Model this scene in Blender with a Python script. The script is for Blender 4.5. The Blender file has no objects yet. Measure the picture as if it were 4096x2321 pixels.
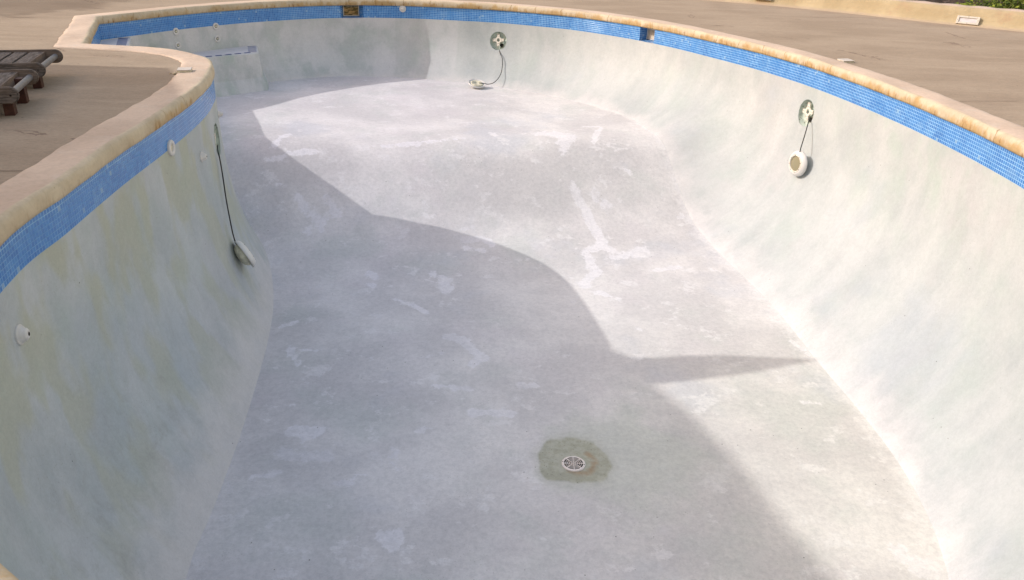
import bpy, bmesh, math, random
from mathutils import Vector, Matrix
from mathutils import geometry as G
random.seed(7)
sc = bpy.context.scene
R = math.radians

# ---------------------------------------------------------------- camera
cam_d = bpy.data.cameras.new('camera'); cam = bpy.data.objects.new('camera', cam_d)
sc.collection.objects.link(cam); sc.camera = cam
cam_d.sensor_width = 36.0; cam_d.lens = 27.85; cam_d.clip_start = 0.05; cam_d.clip_end = 2000
PITCH, ROLL = R(25.41), R(1.81)
fw = Vector((0, math.cos(PITCH), -math.sin(PITCH))); rt0 = Vector((1, 0, 0)); up0 = rt0.cross(fw)
rt = rt0*math.cos(ROLL) + up0*math.sin(ROLL); up = up0*math.cos(ROLL) - rt0*math.sin(ROLL)
M = Matrix.Identity(4)
for i in range(3):
    M[i][0] = rt[i]; M[i][1] = up[i]; M[i][2] = -fw[i]
M[0][3], M[1][3], M[2][3] = 0, 0, 1.27
cam.matrix_world = M

# ---------------------------------------------------------------- light
SUN = Vector((1.60, 0.05, -1.0)).normalized()          # direction the light travels
elev = math.asin(-SUN.z); azim = math.atan2(-SUN.x, -SUN.y)   # azimuth of the sun from +Y, clockwise
sun_d = bpy.data.lights.new('sun', 'SUN'); sun_d.energy = 2.0; sun_d.angle = R(0.5); sun_d.color = (1.0, 0.965, 0.915)
sun = bpy.data.objects.new('sun', sun_d); sc.collection.objects.link(sun)
sun.rotation_euler = SUN.to_track_quat('-Z', 'Y').to_euler()
w = bpy.data.worlds.new('World'); sc.world = w; w.use_nodes = True
nt = w.node_tree; nt.nodes.clear()
sky = nt.nodes.new('ShaderNodeTexSky'); sky.sky_type = 'NISHITA'; sky.sun_disc = False
sky.sun_elevation = elev; sky.sun_rotation = azim; sky.air_density = 3.0; sky.dust_density = 2.5; sky.ozone_density = 1.0
bg = nt.nodes.new('ShaderNodeBackground'); bg.inputs['Strength'].default_value = 0.15
wo = nt.nodes.new('ShaderNodeOutputWorld')
tint = nt.nodes.new('ShaderNodeMix'); tint.data_type = 'RGBA'; tint.blend_type = 'MULTIPLY'; tint.inputs[0].default_value = 1; tint.inputs[7].default_value = (1.16, .985, 1.08, 1)   # white balance of the daylight
nt.links.new(sky.outputs[0], tint.inputs[6]); nt.links.new(tint.outputs[2], bg.inputs[0]); nt.links.new(bg.outputs[0], wo.inputs[0])
sc.view_settings.view_transform = 'Standard'; sc.view_settings.look = 'None'
sc.view_settings.exposure = 0.6; sc.view_settings.gamma = 1.0

# ---------------------------------------------------------------- helpers
def link(o, parent=None):
    sc.collection.objects.link(o)
    if parent: o.parent = parent
    return o
def tag(o, label=None, cat=None, group=None, kind=None):
    if label: o['label'] = label
    if cat: o['category'] = cat
    if group: o['group'] = group
    if kind: o['kind'] = kind
    return o
def empty(name, loc, rot=None, label=None, cat=None, group=None):
    o = link(bpy.data.objects.new(name, None)); o.location = loc
    if rot is not None: o.rotation_euler = rot
    o.empty_display_size = .1
    return tag(o, label, cat, group)
def mesh(name, V, F, mat=None, parent=None, smooth=False, uv=None, attrs=None, mats=None, fm=None):
    me = bpy.data.meshes.new(name); me.from_pydata([tuple(v) for v in V], [], [tuple(f) for f in F])
    if uv is not None:                       # uv per vertex
        L = me.uv_layers.new(name='uv')
        for lp in me.loops: L.data[lp.index].uv = uv[lp.vertex_index]
    for k, vals in (attrs or {}).items():
        a = me.attributes.new(k, 'FLOAT', 'POINT'); a.data.foreach_set('value', vals)
    for m in (mats or ([mat] if mat else [])): me.materials.append(m)
    if fm:
        for p, i in zip(me.polygons, fm): p.material_index = i
    if smooth: me.polygons.foreach_set('use_smooth', [True]*len(me.polygons))
    me.update(); return link(bpy.data.objects.new(name, me), parent)
def bm_obj(name, bm, mat, parent=None, smooth=False):
    me = bpy.data.meshes.new(name); bmesh.ops.recalc_face_normals(bm, faces=bm.faces); bm.to_mesh(me); bm.free()
    if mat: me.materials.append(mat)
    if smooth: me.polygons.foreach_set('use_smooth', [True]*len(me.polygons))
    return link(bpy.data.objects.new(name, me), parent)
def box(bm, lo, hi, mat=None, bev=0):
    vs = [bm.verts.new((x, y, z)) for x in (lo[0], hi[0]) for y in (lo[1], hi[1]) for z in (lo[2], hi[2])]
    if mat is not None:
        for v in vs: v.co = mat @ v.co
    fs = [bm.faces.new([vs[i] for i in q]) for q in ((0,1,3,2),(4,6,7,5),(0,4,5,1),(2,3,7,6),(0,2,6,4),(1,5,7,3))]
    if bev:
        es = list({e for f in fs for e in f.edges})
        bmesh.ops.bevel(bm, geom=es, offset=bev, segments=2, affect='EDGES', profile=.5)
def lathe(bm, prof, n=40, mat=None):
    rings = []
    for r, z in prof:
        if r < 1e-6: rings.append([bm.verts.new((0, 0, z))])
        else: rings.append([bm.verts.new((r*math.cos(a), r*math.sin(a), z)) for a in (2*math.pi*i/n for i in range(n))])
    nv = [v for q in rings for v in q]
    for A, B in zip(rings, rings[1:]):
        for i in range(n):
            j = (i+1) % n
            if len(A) == 1 and len(B) == 1: continue
            if len(A) == 1: bm.faces.new((A[0], B[i], B[j]))
            elif len(B) == 1: bm.faces.new((A[i], A[j], B[0]))
            else: bm.faces.new((A[i], A[j], B[j], B[i]))
    if mat is not None:
        for v in nv: v.co = mat @ v.co
def smoothpts(P, n=8):
    out = []
    for i in range(len(P)-1):
        p0 = P[max(i-1, 0)]; p1 = P[i]; p2 = P[i+1]; p3 = P[min(i+2, len(P)-1)]
        for k in range(n):
            t = k/n
            out.append(tuple(.5*((2*b)+(-a+c)*t+(2*a-5*b+4*c-d)*t*t+(-a+3*b-3*c+d)*t**3) for a, b, c, d in zip(p0, p1, p2, p3)))
    out.append(tuple(P[-1])); return out
def tube(name, pts, r, mat, parent=None, n=10):
    bm = bmesh.new(); P = [Vector(p) for p in pts]; rings = []
    up_ = Vector((0.3, 0.2, 1)).normalized()
    for i, p in enumerate(P):
        t = (P[min(i+1, len(P)-1)]-P[max(i-1, 0)]).normalized()
        a = t.cross(up_).normalized(); b = t.cross(a)
        rings.append([bm.verts.new(p+a*r*math.cos(q)+b*r*math.sin(q)) for q in (2*math.pi*k/n for k in range(n))])
    for A, B in zip(rings, rings[1:]):
        for i in range(n): bm.faces.new((A[i], A[(i+1) % n], B[(i+1) % n], B[i]))
    bm.faces.new(rings[0]); bm.faces.new(rings[-1])
    return bm_obj(name, bm, mat, parent, True)
def hash2(i): return random.Random(i).random()
def interp(x, X, Y):
    if x <= X[0]: return Y[0]
    for a, b, c, d in zip(X, X[1:], Y, Y[1:]):
        if x <= b: return c+(d-c)*(x-a)/(b-a)
    return Y[-1]

# ---------------------------------------------------------------- shader helper
class NT:
    def __init__(s, name, rough=.8, spec=.3):
        s.m = bpy.data.materials.new(name); s.m.use_nodes = True; s.t = s.m.node_tree
        s.b = s.t.nodes['Principled BSDF']; s.b.inputs['Roughness'].default_value = rough
        s.b.inputs['Specular IOR Level'].default_value = spec
        s.tc = s.t.nodes.new('ShaderNodeTexCoord'); s.obj = s.tc.outputs['Object']; s.uv = s.tc.outputs['UV']
    def l(s, a, b): s.t.links.new(a, b)
    def set(s, sock, v):
        if isinstance(v, (int, float)): sock.default_value = v
        elif isinstance(v, (tuple, list)): sock.default_value = (*v, 1) if len(v) == 3 and sock.type == 'RGBA' else v
        else: s.l(v, sock)
    def math(s, op, a, b=0.0, c=0.0, clamp=False):
        n = s.t.nodes.new('ShaderNodeMath'); n.operation = op; n.use_clamp = clamp
        s.set(n.inputs[0], a); s.set(n.inputs[1], b); s.set(n.inputs[2], c); return n.outputs[0]
    def scale(s, vec, sc3, off=(0, 0, 0)):
        n = s.t.nodes.new('ShaderNodeMapping'); s.set(n.inputs['Vector'], vec)
        n.inputs['Scale'].default_value = sc3; n.inputs['Location'].default_value = off; return n.outputs[0]
    def noise(s, vec, scale, detail=4, rough=.55, dist=0):
        n = s.t.nodes.new('ShaderNodeTexNoise'); s.set(n.inputs['Vector'], vec)
        n.inputs['Scale'].default_value = scale; n.inputs['Detail'].default_value = detail
        n.inputs['Roughness'].default_value = rough; n.inputs['Distortion'].default_value = dist; return n.outputs['Fac']
    def voro(s, vec, scale, feat='F1', out='Distance'):
        n = s.t.nodes.new('ShaderNodeTexVoronoi'); n.feature = feat; s.set(n.inputs['Vector'], vec)
        n.inputs['Scale'].default_value = scale; return n.outputs[out]
    def ramp(s, fac, a, b, lo=0.0, hi=1.0):
        n = s.t.nodes.new('ShaderNodeMapRange'); n.interpolation_type = 'SMOOTHSTEP'; s.set(n.inputs[0], fac)
        s.set(n.inputs[1], a); s.set(n.inputs[2], b); s.set(n.inputs[3], lo); s.set(n.inputs[4], hi); return n.outputs[0]
    def mix(s, fac, a, b, mode='MIX'):
        n = s.t.nodes.new('ShaderNodeMix'); n.data_type = 'RGBA'; n.blend_type = mode
        s.set(n.inputs[0], fac); s.set(n.inputs[6], a); s.set(n.inputs[7], b); return n.outputs[2]
    def attr(s, name):
        n = s.t.nodes.new('ShaderNodeAttribute'); n.attribute_name = name; return n.outputs['Fac']
    def sep(s, v):
        n = s.t.nodes.new('ShaderNodeSeparateXYZ'); s.set(n.inputs[0], v); return n.outputs
    def comb(s, x, y, z=0.0):
        n = s.t.nodes.new('ShaderNodeCombineXYZ'); s.set(n.inputs[0], x); s.set(n.inputs[1], y); s.set(n.inputs[2], z); return n.outputs[0]
    def col(s, c): s.set(s.b.inputs['Base Color'], c)
    def bump(s, h, strength=.3, dist=.01):
        n = s.t.nodes.new('ShaderNodeBump'); n.inputs['Strength'].default_value = strength
        n.inputs['Distance'].default_value = dist; s.l(h, n.inputs['Height']); s.l(n.outputs[0], s.b.inputs['Normal'])

# plaster of the basin -----------------------------------------------------
def plaster(name, wall):
    n = NT(name, .72, .25); o = n.obj
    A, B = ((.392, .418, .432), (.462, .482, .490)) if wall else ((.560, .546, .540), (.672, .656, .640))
    c = n.mix(n.ramp(n.noise(o, .9, 5, .6), .38, .62), A, B)
    c = n.mix(n.ramp(n.noise(n.scale(o, (1, 1, 1), (5, 2, 1)), 1.3, 5, .6), .48, .68, 0, .55), c, (.385, .435, .425) if wall else (.505, .53, .505))      # green grey
    c = n.mix(n.ramp(n.noise(n.scale(o, (1, 1, 1), (1, 9, 3)), 1.1, 4, .6), .52, .7, 0, .5), c, (.445, .435, .455) if wall else (.59, .56, .568))        # pink grey
    c = n.mix(n.ramp(n.noise(n.scale(o, (1, 1, 1), (7, 4, 6)), .8, 4, .6), .54, .7, 0, .5), c, (.385, .42, .47) if wall else (.50, .52, .56))           # blue grey
    if wall:
        u = n.uv
        st = n.noise(n.scale(u, (1.3, .45, 1)), 2.6, 6, .55, .4)                  # broad vertical streaks
        c = n.mix(n.ramp(st, .40, .70, 0, .5), c, (.515, .525, .535))
        st2 = n.noise(n.scale(u, (14, 1.2, 1)), 3.0, 5, .6)
        c = n.mix(n.ramp(st2, .30, .75, .1, .25), n.mix(1, c, (.93, .95, .94), 'MULTIPLY'), c)
        yel = n.noise(n.scale(u, (1.5, .7, 1), (3, 1, 0)), 2.1, 3, .45)
        c = n.mix(n.math('MULTIPLY', n.ramp(yel, .47, .58, 0, .78), n.attr('yellow')), c, (.395, .405, .315))
        c = n.mix(n.attr('yellow'), c, n.mix(1, c, (.975, 1.0, 1.05), 'MULTIPLY'))
        gr = n.noise(n.scale(u, (1.2, .9, 1), (8, 3, 0)), 2.6, 7, .62)
        c = n.mix(n.math('MULTIPLY', n.ramp(gr, .45, .68, 0, .75), n.attr('green')), c, (.34, .43, .38))
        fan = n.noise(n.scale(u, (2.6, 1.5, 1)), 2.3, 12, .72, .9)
        c = n.mix(n.math('MULTIPLY', n.ramp(fan, .44, .72, 0, .62), n.attr('grey')), c, (.30, .305, .30))  # grey streaks, also a painted darkening towards the near left corner
        pl = n.noise(n.scale(u, (1, .8, 1), (4, 4, 0)), 2.2, 8, .62); c = n.mix(n.math('MULTIPLY', n.ramp(pl, .40, .58, .15, .85), n.attr('pale')), c, (.60, .595, .62))  # whitish smears that also lift the shaded far-left wall
        c = n.mix(n.math('MULTIPLY', n.ramp(n.math('ADD', n.attr('foot'), n.math('MULTIPLY', n.math('SUBTRACT', n.noise(o, 2.5, 7, .6), .5), .9)), .25, .95), .85), c, (.565, .552, .555))
        cr = n.math('ADD', n.attr('crease'), n.math('MULTIPLY', n.math('SUBTRACT', n.noise(n.scale(u, (1, .5, 1)), 4, 9, .6), .5), 1.0))
        c = n.mix(n.ramp(cr, .35, 1.0, 0, .7), c, (.62, .61, .605))
    else:
        f = n.math('ADD', n.attr('patch'), n.math('MULTIPLY', n.math('SUBTRACT', n.noise(n.scale(o, (1, .8, 1)), 9, 12, .72), .5), 2.1)); f = n.math('ADD', f, n.math('MULTIPLY', n.math('SUBTRACT', n.noise(n.scale(o, (1, .8, 1), (3, 3, 3)), 3.2, 3, .5), .5), 1.1))
        fm_ = n.ramp(n.noise(o, 34, 8, .7), .36, .54, .6, 1); c = n.mix(n.math('MULTIPLY', n.ramp(f, .30, .70, 0, .40), fm_), c, (.71, .70, .71)); c = n.mix(n.math('MULTIPLY', n.ramp(f, .49, .61, 0, .66), fm_), c, (.74, .73, .745))
        cr = n.math('ADD', n.attr('crease'), n.math('MULTIPLY', n.math('SUBTRACT', n.noise(o, 7, 9, .68), .5), 1.5))
        c = n.mix(n.ramp(cr, .42, .85, 0, .6), c, (.74, .73, .72))
        r2 = n.noise(n.scale(o, (1, 1.2, 1), (2, 2, 2)), 3.3, 12, .72)           # random pale wear
        c = n.mix(n.ramp(r2, .57, .615, 0, .6), c, (.715, .705, .70)); r3 = n.noise(n.scale(o, (1, 1.1, 1), (9, 2, 5)), 1.1, 8, .62); c = n.mix(n.ramp(r3, .52, .68, 0, .4), c, (.515, .508, .505))
        ox_, oy_, _ = n.sep(o); wm = n.math('MULTIPLY', n.ramp(n.math('ADD', ox_, n.math('MULTIPLY', n.noise(o, .9, 4), 1.2)), .9, 2.6), n.ramp(oy_, 7.5, 5.0)); c = n.mix(n.math('MULTIPLY', wm, .95), c, n.mix(1, c, (1.0, .995, .93), 'MULTIPLY'))  # warmth of the sunlit right side put into the floor colour
        c = n.mix(n.ramp(ox_, .5, -1.6, 0, 1), c, n.mix(1, c, (.93, .925, .975), 'MULTIPLY'))  # lilac darkening of the shaded left side put into the floor colour
        g = n.math('ADD', n.attr('damp'), n.math('MULTIPLY', n.math('SUBTRACT', n.noise(o, 3, 6, .6), .5), .9))
        c = n.mix(n.ramp(g, .4, .8, 0, .6), c, (.50, .535, .47))
        s1 = n.math('ADD', n.attr('stain'), n.math('MULTIPLY', n.math('SUBTRACT', n.noise(o, 9, 5, .55), .5), .24))
        c = n.mix(n.ramp(s1, .10, .56, 0, .45), c, (.45, .46, .40)); c = n.mix(n.ramp(s1, .44, .58, 0, .82), c, n.mix(n.ramp(n.noise(o, 14, 6), .4, .6), (.335, .34, .255), (.40, .405, .32))); c = n.mix(n.math('MULTIPLY', n.ramp(s1, .50, .56), n.ramp(n.voro(o, 45), .16, .06)), c, (.12, .12, .08))
        s3 = n.math('ADD', n.attr('rust'), n.math('MULTIPLY', n.math('SUBTRACT', n.noise(o, 22, 5, .6), .5), .7))
        c = n.mix(n.ramp(s3, .45, .9, 0, .8), c, (.35, .26, .16))
    # fine mottling, brush lines and specks
    m1 = n.noise(o, 26, 12, .75); c = n.mix(1, c, n.mix(n.ramp(m1, .34, .62), ((.945, .947, .95) if wall else (.90, .905, .91)), ((1.02, 1.02, 1.02) if wall else (1.04, 1.04, 1.04))), 'MULTIPLY')
    big = n.noise(o, 5.0, 10, .7); c = n.mix(1, c, n.mix(n.ramp(big, .36, .60), (.965, .967, .97), (1.01, 1.01, 1.01)), 'MULTIPLY')
    tr = n.noise(n.scale(o, (3, 16, 16), (0, 0, 0)), 4.0, 6, .7)
    c = n.mix(n.ramp(tr, .60, .72, 0, .12 if wall else .22), c, (.44, .45, .45))
    sp = n.voro(o, 9.0); sn = n.noise(o, 2.2, 3)
    c = n.mix(n.math('MULTIPLY', n.ramp(sp, .05, .02), n.ramp(sn, .44, .52)), c, (.10, .10, .085))
    sp2 = n.voro(n.scale(o, (1, 1, 1), (3, 7, 2)), 38.0)
    c = n.mix(n.math('MULTIPLY', n.ramp(sp2, .16, .08), n.ramp(n.noise(o, 1.4, 3), .5, .62, 0, .45)), c, (.24, .25, .21))
    m3 = n.noise(o, 80, 6, .8); c = n.mix(1, c, n.mix(n.ramp(m3, .34, .64), (.955, .955, .955), (1.03, 1.03, 1.03)), 'MULTIPLY')
    n.col(c)
    h = n.math('ADD', n.math('MULTIPLY', n.noise(o, 14, 8, .7), .7), n.math('MULTIPLY', n.noise(n.scale(o, (2, 6, 6)), 6, 4), .5))
    n.bump(h, .22 if wall else .36, .012)
    return n.m
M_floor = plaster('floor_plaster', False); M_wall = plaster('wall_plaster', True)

# glass mosaic: uv in metres (arc length, height) -------------------------
T = 0.026
def mosaic():
    n = NT('blue_mosaic', .30, .5); u, v, _ = n.sep(n.uv)
    wob = n.math('MULTIPLY', n.math('SUBTRACT', n.noise(n.uv, 3.0, 2), .5), .25)
    su = n.math('ADD', n.math('DIVIDE', u, T), wob); sv = n.math('ADD', n.math('DIVIDE', v, T), wob)
    fu = n.math('FRACT', su); fv = n.math('FRACT', sv)
    du = n.math('ABSOLUTE', n.math('SUBTRACT', fu, .5)); dv = n.math('ABSOLUTE', n.math('SUBTRACT', fv, .5))
    d = n.math('MAXIMUM', du, dv)
    grout = n.ramp(d, .415, .455)
    cell = n.comb(n.math('FLOOR', su), n.math('FLOOR', sv), 0)
    wn = n.t.nodes.new('ShaderNodeTexWhiteNoise'); wn.noise_dimensions = '2D'; n.l(cell, wn.inputs['Vector'])
    rnd = wn.outputs['Value']
    c = n.mix(rnd, (.018, .125, .415), (.055, .220, .545))
    c = n.mix(n.ramp(n.noise(n.uv, 2.2, 4), .35, .65, 0, .5), c, (.030, .185, .540))
    c = n.mix(n.ramp(rnd, .985, .99, 0, .55), c, (.30, .42, .52)); c = n.mix(n.ramp(n.noise(n.comb(n.math('MULTIPLY', u, .5), v), 7, 6, .65), .56, .66, 0, .35), c, (.16, .33, .58))
    gn = n.ramp(n.noise(n.uv, 6, 5, .6), .30, .62, .20, .95)
    gcol = n.mix(gn, (.10, .26, .50), (.34, .58, .80))
    gf = n.math('MULTIPLY', grout, n.attr('grout'))
    c = n.mix(gf, c, gcol)
    lime = n.math('MULTIPLY', n.ramp(n.math('ADD', n.attr('lime'), n.math('MULTIPLY', n.math('SUBTRACT', n.noise(n.uv, 9, 7, .65), .5), 1.1)), .42, .95, 0, .55), 1)
    c = n.mix(lime, c, (.30, .44, .62))
    n.col(c); n.l(n.ramp(d, .40, .46, .22, .8), n.b.inputs['Roughness'])
    n.bump(n.math('SUBTRACT', n.math('MULTIPLY', rnd, .25), grout), .4, .003)
    return n.m
M_mosaic = mosaic()

def coping_mat():
    n = NT('coping_concrete', .8, .25); o = n.obj; u, v, _ = n.sep(n.uv)   # v: metres along the profile from the underside
    top = n.mix(n.ramp(n.noise(o, 1.6, 6, .6), .35, .65), (.48, .375, .295), (.59, .47, .375))
    top = n.mix(n.ramp(n.noise(n.scale(o, (1, 1, 1), (4, 4, 4)), 4.5, 8, .65), .5, .7, 0, .55), top, (.55, .48, .41))
    face = n.mix(n.ramp(n.noise(o, 3, 6, .6), .35, .65), (.455, .385, .28), (.545, .47, .35))
    och = n.math('ADD', n.math('MULTIPLY', n.ramp(v, .105, .03), .55), n.math('MULTIPLY', n.math('SUBTRACT', n.noise(n.scale(n.uv, (1.0, .5, 1)), 7, 9, .68), .5), 1.5))
    och = n.math('ADD', och, n.math('MULTIPLY', n.math('SUBTRACT', n.noise(n.scale(n.uv, (.8, .2, 1)), 3.5, 4, .6), .5), 2.4)); och = n.math('ADD', och, n.math('MULTIPLY', n.math('SUBTRACT', n.noise(n.scale(n.uv, (1, .35, 1), (5, 0, 0)), 24, 6, .65), .5), 1.1))
    of = n.math('MULTIPLY', n.ramp(och, .12, .70), n.attr('ochre'))
    face = n.mix(of, face, n.mix(n.noise(o, 12, 6), (.34, .215, .09), (.47, .335, .16)))
    br = n.noise(n.scale(n.uv, (1.0, .28, 1), (2, 0, 0)), 30, 5, .6)
    lowm = n.ramp(v, .085, .02)
    face = n.mix(n.math('MULTIPLY', n.math('MULTIPLY', n.ramp(br, .53, .66), lowm), n.attr('drip')), face, (.25, .135, .05))
    ck = n.math('FRACT', n.math('ADD', n.math('DIVIDE', u, .43), n.math('MULTIPLY', n.noise(n.comb(n.math('MULTIPLY', u, 1.0), v), 5, 3), .35)))
    cm = n.math('MULTIPLY', n.ramp(n.math('ABSOLUTE', n.math('SUBTRACT', ck, .5)), .016, .006), n.math('MULTIPLY', n.attr('ochre'), n.ramp(n.noise(n.uv, 1.3, 2), .4, .5)))
    face = n.mix(n.math('MULTIPLY', cm, .8), face, (.22, .13, .05))
    fm = n.ramp(n.math('ADD', v, n.math('MULTIPLY', n.math('SUBTRACT', n.noise(o, 9, 5), .5), .02)), .118, .132)
    c = n.mix(fm, face, top)
    c = n.mix(n.ramp(v, .012, .002, 0, .6), c, (.20, .16, .10))
    c = n.mix(1, c, n.mix(n.ramp(n.noise(o, 30, 10, .7), .35, .6), (.92, .92, .92), (1.03, 1.03, 1.03)), 'MULTIPLY')
    sp = n.voro(o, 16); c = n.mix(n.math('MULTIPLY', n.ramp(sp, .05, .03), n.ramp(n.noise(o, 3, 2), .54, .6)), c, (.2, .14, .09))
    n.col(c); n.bump(n.noise(o, 22, 10, .7), .35, .01)
    return n.m
M_coping = coping_mat()

def deck_mat(name='deck_screed', base=((.285, .226, .170), (.340, .275, .210)), warm=(.385, .315, .24)):
    n = NT(name, .85, .2); o = n.obj
    c = n.mix(n.ramp(n.noise(n.scale(o, (1, 1.6, 1)), .8, 6, .6), .35, .65), *base)
    c = n.mix(n.ramp(n.noise(n.scale(o, (.5, 3, 1), (3, 3, 0)), 1.6, 7, .65), .5, .72, 0, .6), c, warm)
    c = n.mix(n.ramp(n.noise(n.scale(o, (.8, 1.6, 1), (8, 1, 0)), 2.2, 10, .7), .50, .70, 0, .18), c, (.245, .195, .15))
    c = n.mix(1, c, n.mix(n.ramp(n.noise(n.scale(o, (1, 5, 1)), 14, 8, .7), .32, .64), (.90, .90, .90), (1.06, 1.05, 1.04)), 'MULTIPLY')
    g_ = n.noise(o, 55, 8, .8); c = n.mix(1, c, n.mix(n.ramp(g_, .36, .62), (.90, .90, .90), (1.06, 1.06, 1.06)), 'MULTIPLY')
    sp = n.voro(o, 5); c = n.mix(n.math('MULTIPLY', n.ramp(sp, .05, .02), n.ramp(n.noise(o, 1.2, 2), .46, .54)), c, (.09, .06, .05))
    vc = n.voro(n.math('ADD', 0, 0) if False else n.scale(o, (.35, .35, 1)), 1.0, 'DISTANCE_TO_EDGE'); wv = n.math('ADD', vc, n.math('MULTIPLY', n.math('SUBTRACT', n.noise(o, 2.5, 6, .7), .5), .10)); c = n.mix(n.math('MULTIPLY', n.ramp(n.math('ABSOLUTE', wv), .0045, .0015), n.ramp(n.noise(o, .7, 2), .52, .58, 0, .7)), c, (.16, .11, .085))
    x, y, z = n.sep(o)
    n.col(c); n.bump(n.noise(n.scale(o, (1, 3, 1)), 9, 10, .7), .3, .012)
    return n.m
M_deck = deck_mat()
M_dark_joint = NT('dark_joint', .9).m; M_dark_joint.node_tree.nodes['Principled BSDF'].inputs['Base Color'].default_value = (.12, .08, .06, 1)  # dark brown fill of the deck joints and cracks
def plain(name, c, rough=.6, spec=.4, var=.12, sc_=14, metal=0, bump=.1):
    n = NT(name, rough, spec); o = n.obj
    k = n.mix(n.ramp(n.noise(o, sc_, 6, .65), .35, .65), tuple(q*(1-var) for q in c), tuple(min(1, q*(1+var)) for q in c))
    n.col(k); n.b.inputs['Metallic'].default_value = metal
    if bump: n.bump(n.noise(o, sc_*3, 5), bump, .004)
    return n.m
M_white = plain('white_plastic', (.60, .595, .585), .4, .4, .05)
M_aged = plain('aged_plastic', (.58, .56, .44), .5, .4, .18, 18)
M_creamp = plain('bracket_plastic', (.62, .585, .52), .5, .4, .10, 30)
M_black = plain('black_rubber', (.012, .012, .012), .5, .4, .05)
M_hole = plain('dark_hole', (.02, .02, .018), .9, .1, .1)
M_lens = NT('dirty_lens', .25, .5).m; M_lens.node_tree.nodes['Principled BSDF'].inputs['Base Color'].default_value = (.24, .22, .14, 1)
M_drain = plain('drain_plastic', (.74, .68, .63), .5, .4, .08, 30)
M_darktile = plain('navy_mosaic', (.022, .05, .20), .3, .5, .3, 40)
M_steptop = plain('step_top_white', (.55, .545, .58), .5, .3, .06, 6)

# ---------------------------------------------------------------- pool outline in plan
ZT, ZB = -0.095, -0.277           # top and bottom of the mosaic band
SEG = [[(-4.28,8.0,.1),(-5.14,10.04,.1)],
 [(-5.14,10.04,.08),(-4.94,10.44,.1),(-4.66,11.04,.14),(-4.31,11.6,.2),(-3.96,12.05,.25),(-3.55,12.45,.3),(-3.15,12.76,.33),(-2.77,12.96,.35),(-2.46,13.07,.38),(-1.95,13.15,.4),(-1.5,13.14,.4),(-.9,13.06,.42),(-.32,12.94,.45),(.3,12.66,.48),(.75,12.40,.5),(1.2,12.0,.52),(1.66,11.47,.55),(2.05,10.86,.6),(2.41,10.13,.75),(2.70,9.5,.88),(2.9,8.95,.93),(3.07,8.35,.92),(3.22,7.55,.85),(3.32,6.75,.8),(3.37,5.88,.76),(3.36,5.1,.66),(3.28,4.3,.56),(3.1,3.5,.5),(2.8,2.7,.5),(2.3,1.95,.5),(1.6,1.35,.5),(.8,1.02,.5),(0,.95,.5),(-.6,1.02,.5),(-1.06,1.24,.5),(-1.5,1.62,.5),(-1.85,2.1,.5),(-2.1,2.65,.48),(-2.26,3.30,.49),(-2.29,3.74,.49),(-2.33,4.15,.49),(-2.37,4.64,.48),(-2.40,5.2,.44),(-2.44,5.75,.40),(-2.50,6.26,.36),(-2.58,6.67,.33),(-2.70,7.10,.3),(-2.86,7.42,.3),(-3.05,7.62,.3),(-3.30,7.80,.28),(-3.60,7.92,.25),(-4.0,7.99,.15),(-4.28,8.0,.1)]]
ring = []                         # (x, y, inset, arc)
for si, sg in enumerate(SEG):
    d = smoothpts(sg, 24) if si else [tuple(a+(b-a)*k/40 for a, b in zip(sg[0], sg[1])) for k in range(41)]
    L = [0]
    for a, b in zip(d, d[1:]): L.append(L[-1]+math.hypot(b[0]-a[0], b[1]-a[1]))
    nseg = round(L[-1]/.036); j = 0
    for k in range(nseg):
        t = L[-1]*k/nseg
        while L[j+1] < t: j += 1
        q = (t-L[j])/(L[j+1]-L[j]); ring.append(tuple(a+(b-a)*q for a, b in zip(d[j], d[j+1])))
N = len(ring); arc = [0.0]
for i in range(N): arc.append(arc[-1]+math.hypot(ring[(i+1) % N][0]-ring[i][0], ring[(i+1) % N][1]-ring[i][1]))
PO = [Vector((r[0], r[1])) for r in ring]; INS = [r[2] for r in ring]
def nrm(i):
    a = PO[(i+1) % N]-PO[i]; b = PO[i]-PO[i-1]; t = (a.normalized()+b.normalized())
    t.normalize(); n_ = Vector((t.y, -t.x)); c = max(.6, n_.dot(Vector((a.y, -a.x)).normalized()))
    return n_/c
NO = [nrm(i) for i in range(N)]                                   # towards the water
def near(x, y):                                                   # index of the outline sample closest to a point
    return min(range(N), key=lambda i: (PO[i].x-x)**2+(PO[i].y-y)**2)
def zf(x, y):
    zs = interp(x, [-3, 0], [-1.10, -1.17]); d = 8.95+.2*(x+1.5)-y
    def g(d): return interp(d, [0, .02, 1.05, 1.9, 4.5, 20], [zs, zs, -1.87, -2.02, -2.11, -2.11])
    return sum(g(d+o_) for o_ in (-.24, -.16, -.08, 0, .08, .16, .24))/7
PW = 2.7
NV = 24
BASE = [(PO[i]+NO[i]*INS[i]) for i in range(N)]
for _ in range(6): BASE = [(BASE[i-1]+BASE[i]*2+BASE[(i+1) % N])/4 for i in range(N)]
ZBASE = [zf(b.x, b.y) for b in BASE]
def wall_pt(i, v):
    k = v**PW; p = PO[i]*(1-k)+BASE[i]*k
    return Vector((p.x, p.y, ZB+(ZBASE[i]-ZB)*v))
def wall_at(x, y, z):                                             # point and inward normal of the wall next to plan point, at height z
    i = near(x, y); v = max(.001, (z-ZB)/(ZBASE[i]-ZB))
    p = wall_pt(i, v); a = wall_pt((i+2) % N, v)-wall_pt(i-2, v); b = wall_pt(i, min(1, v+.02))-wall_pt(i, max(0, v-.02))
    n_ = b.cross(a).normalized()
    if n_.x*NO[i].x+n_.y*NO[i].y < 0: n_ = -n_
    return p, n_
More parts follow.
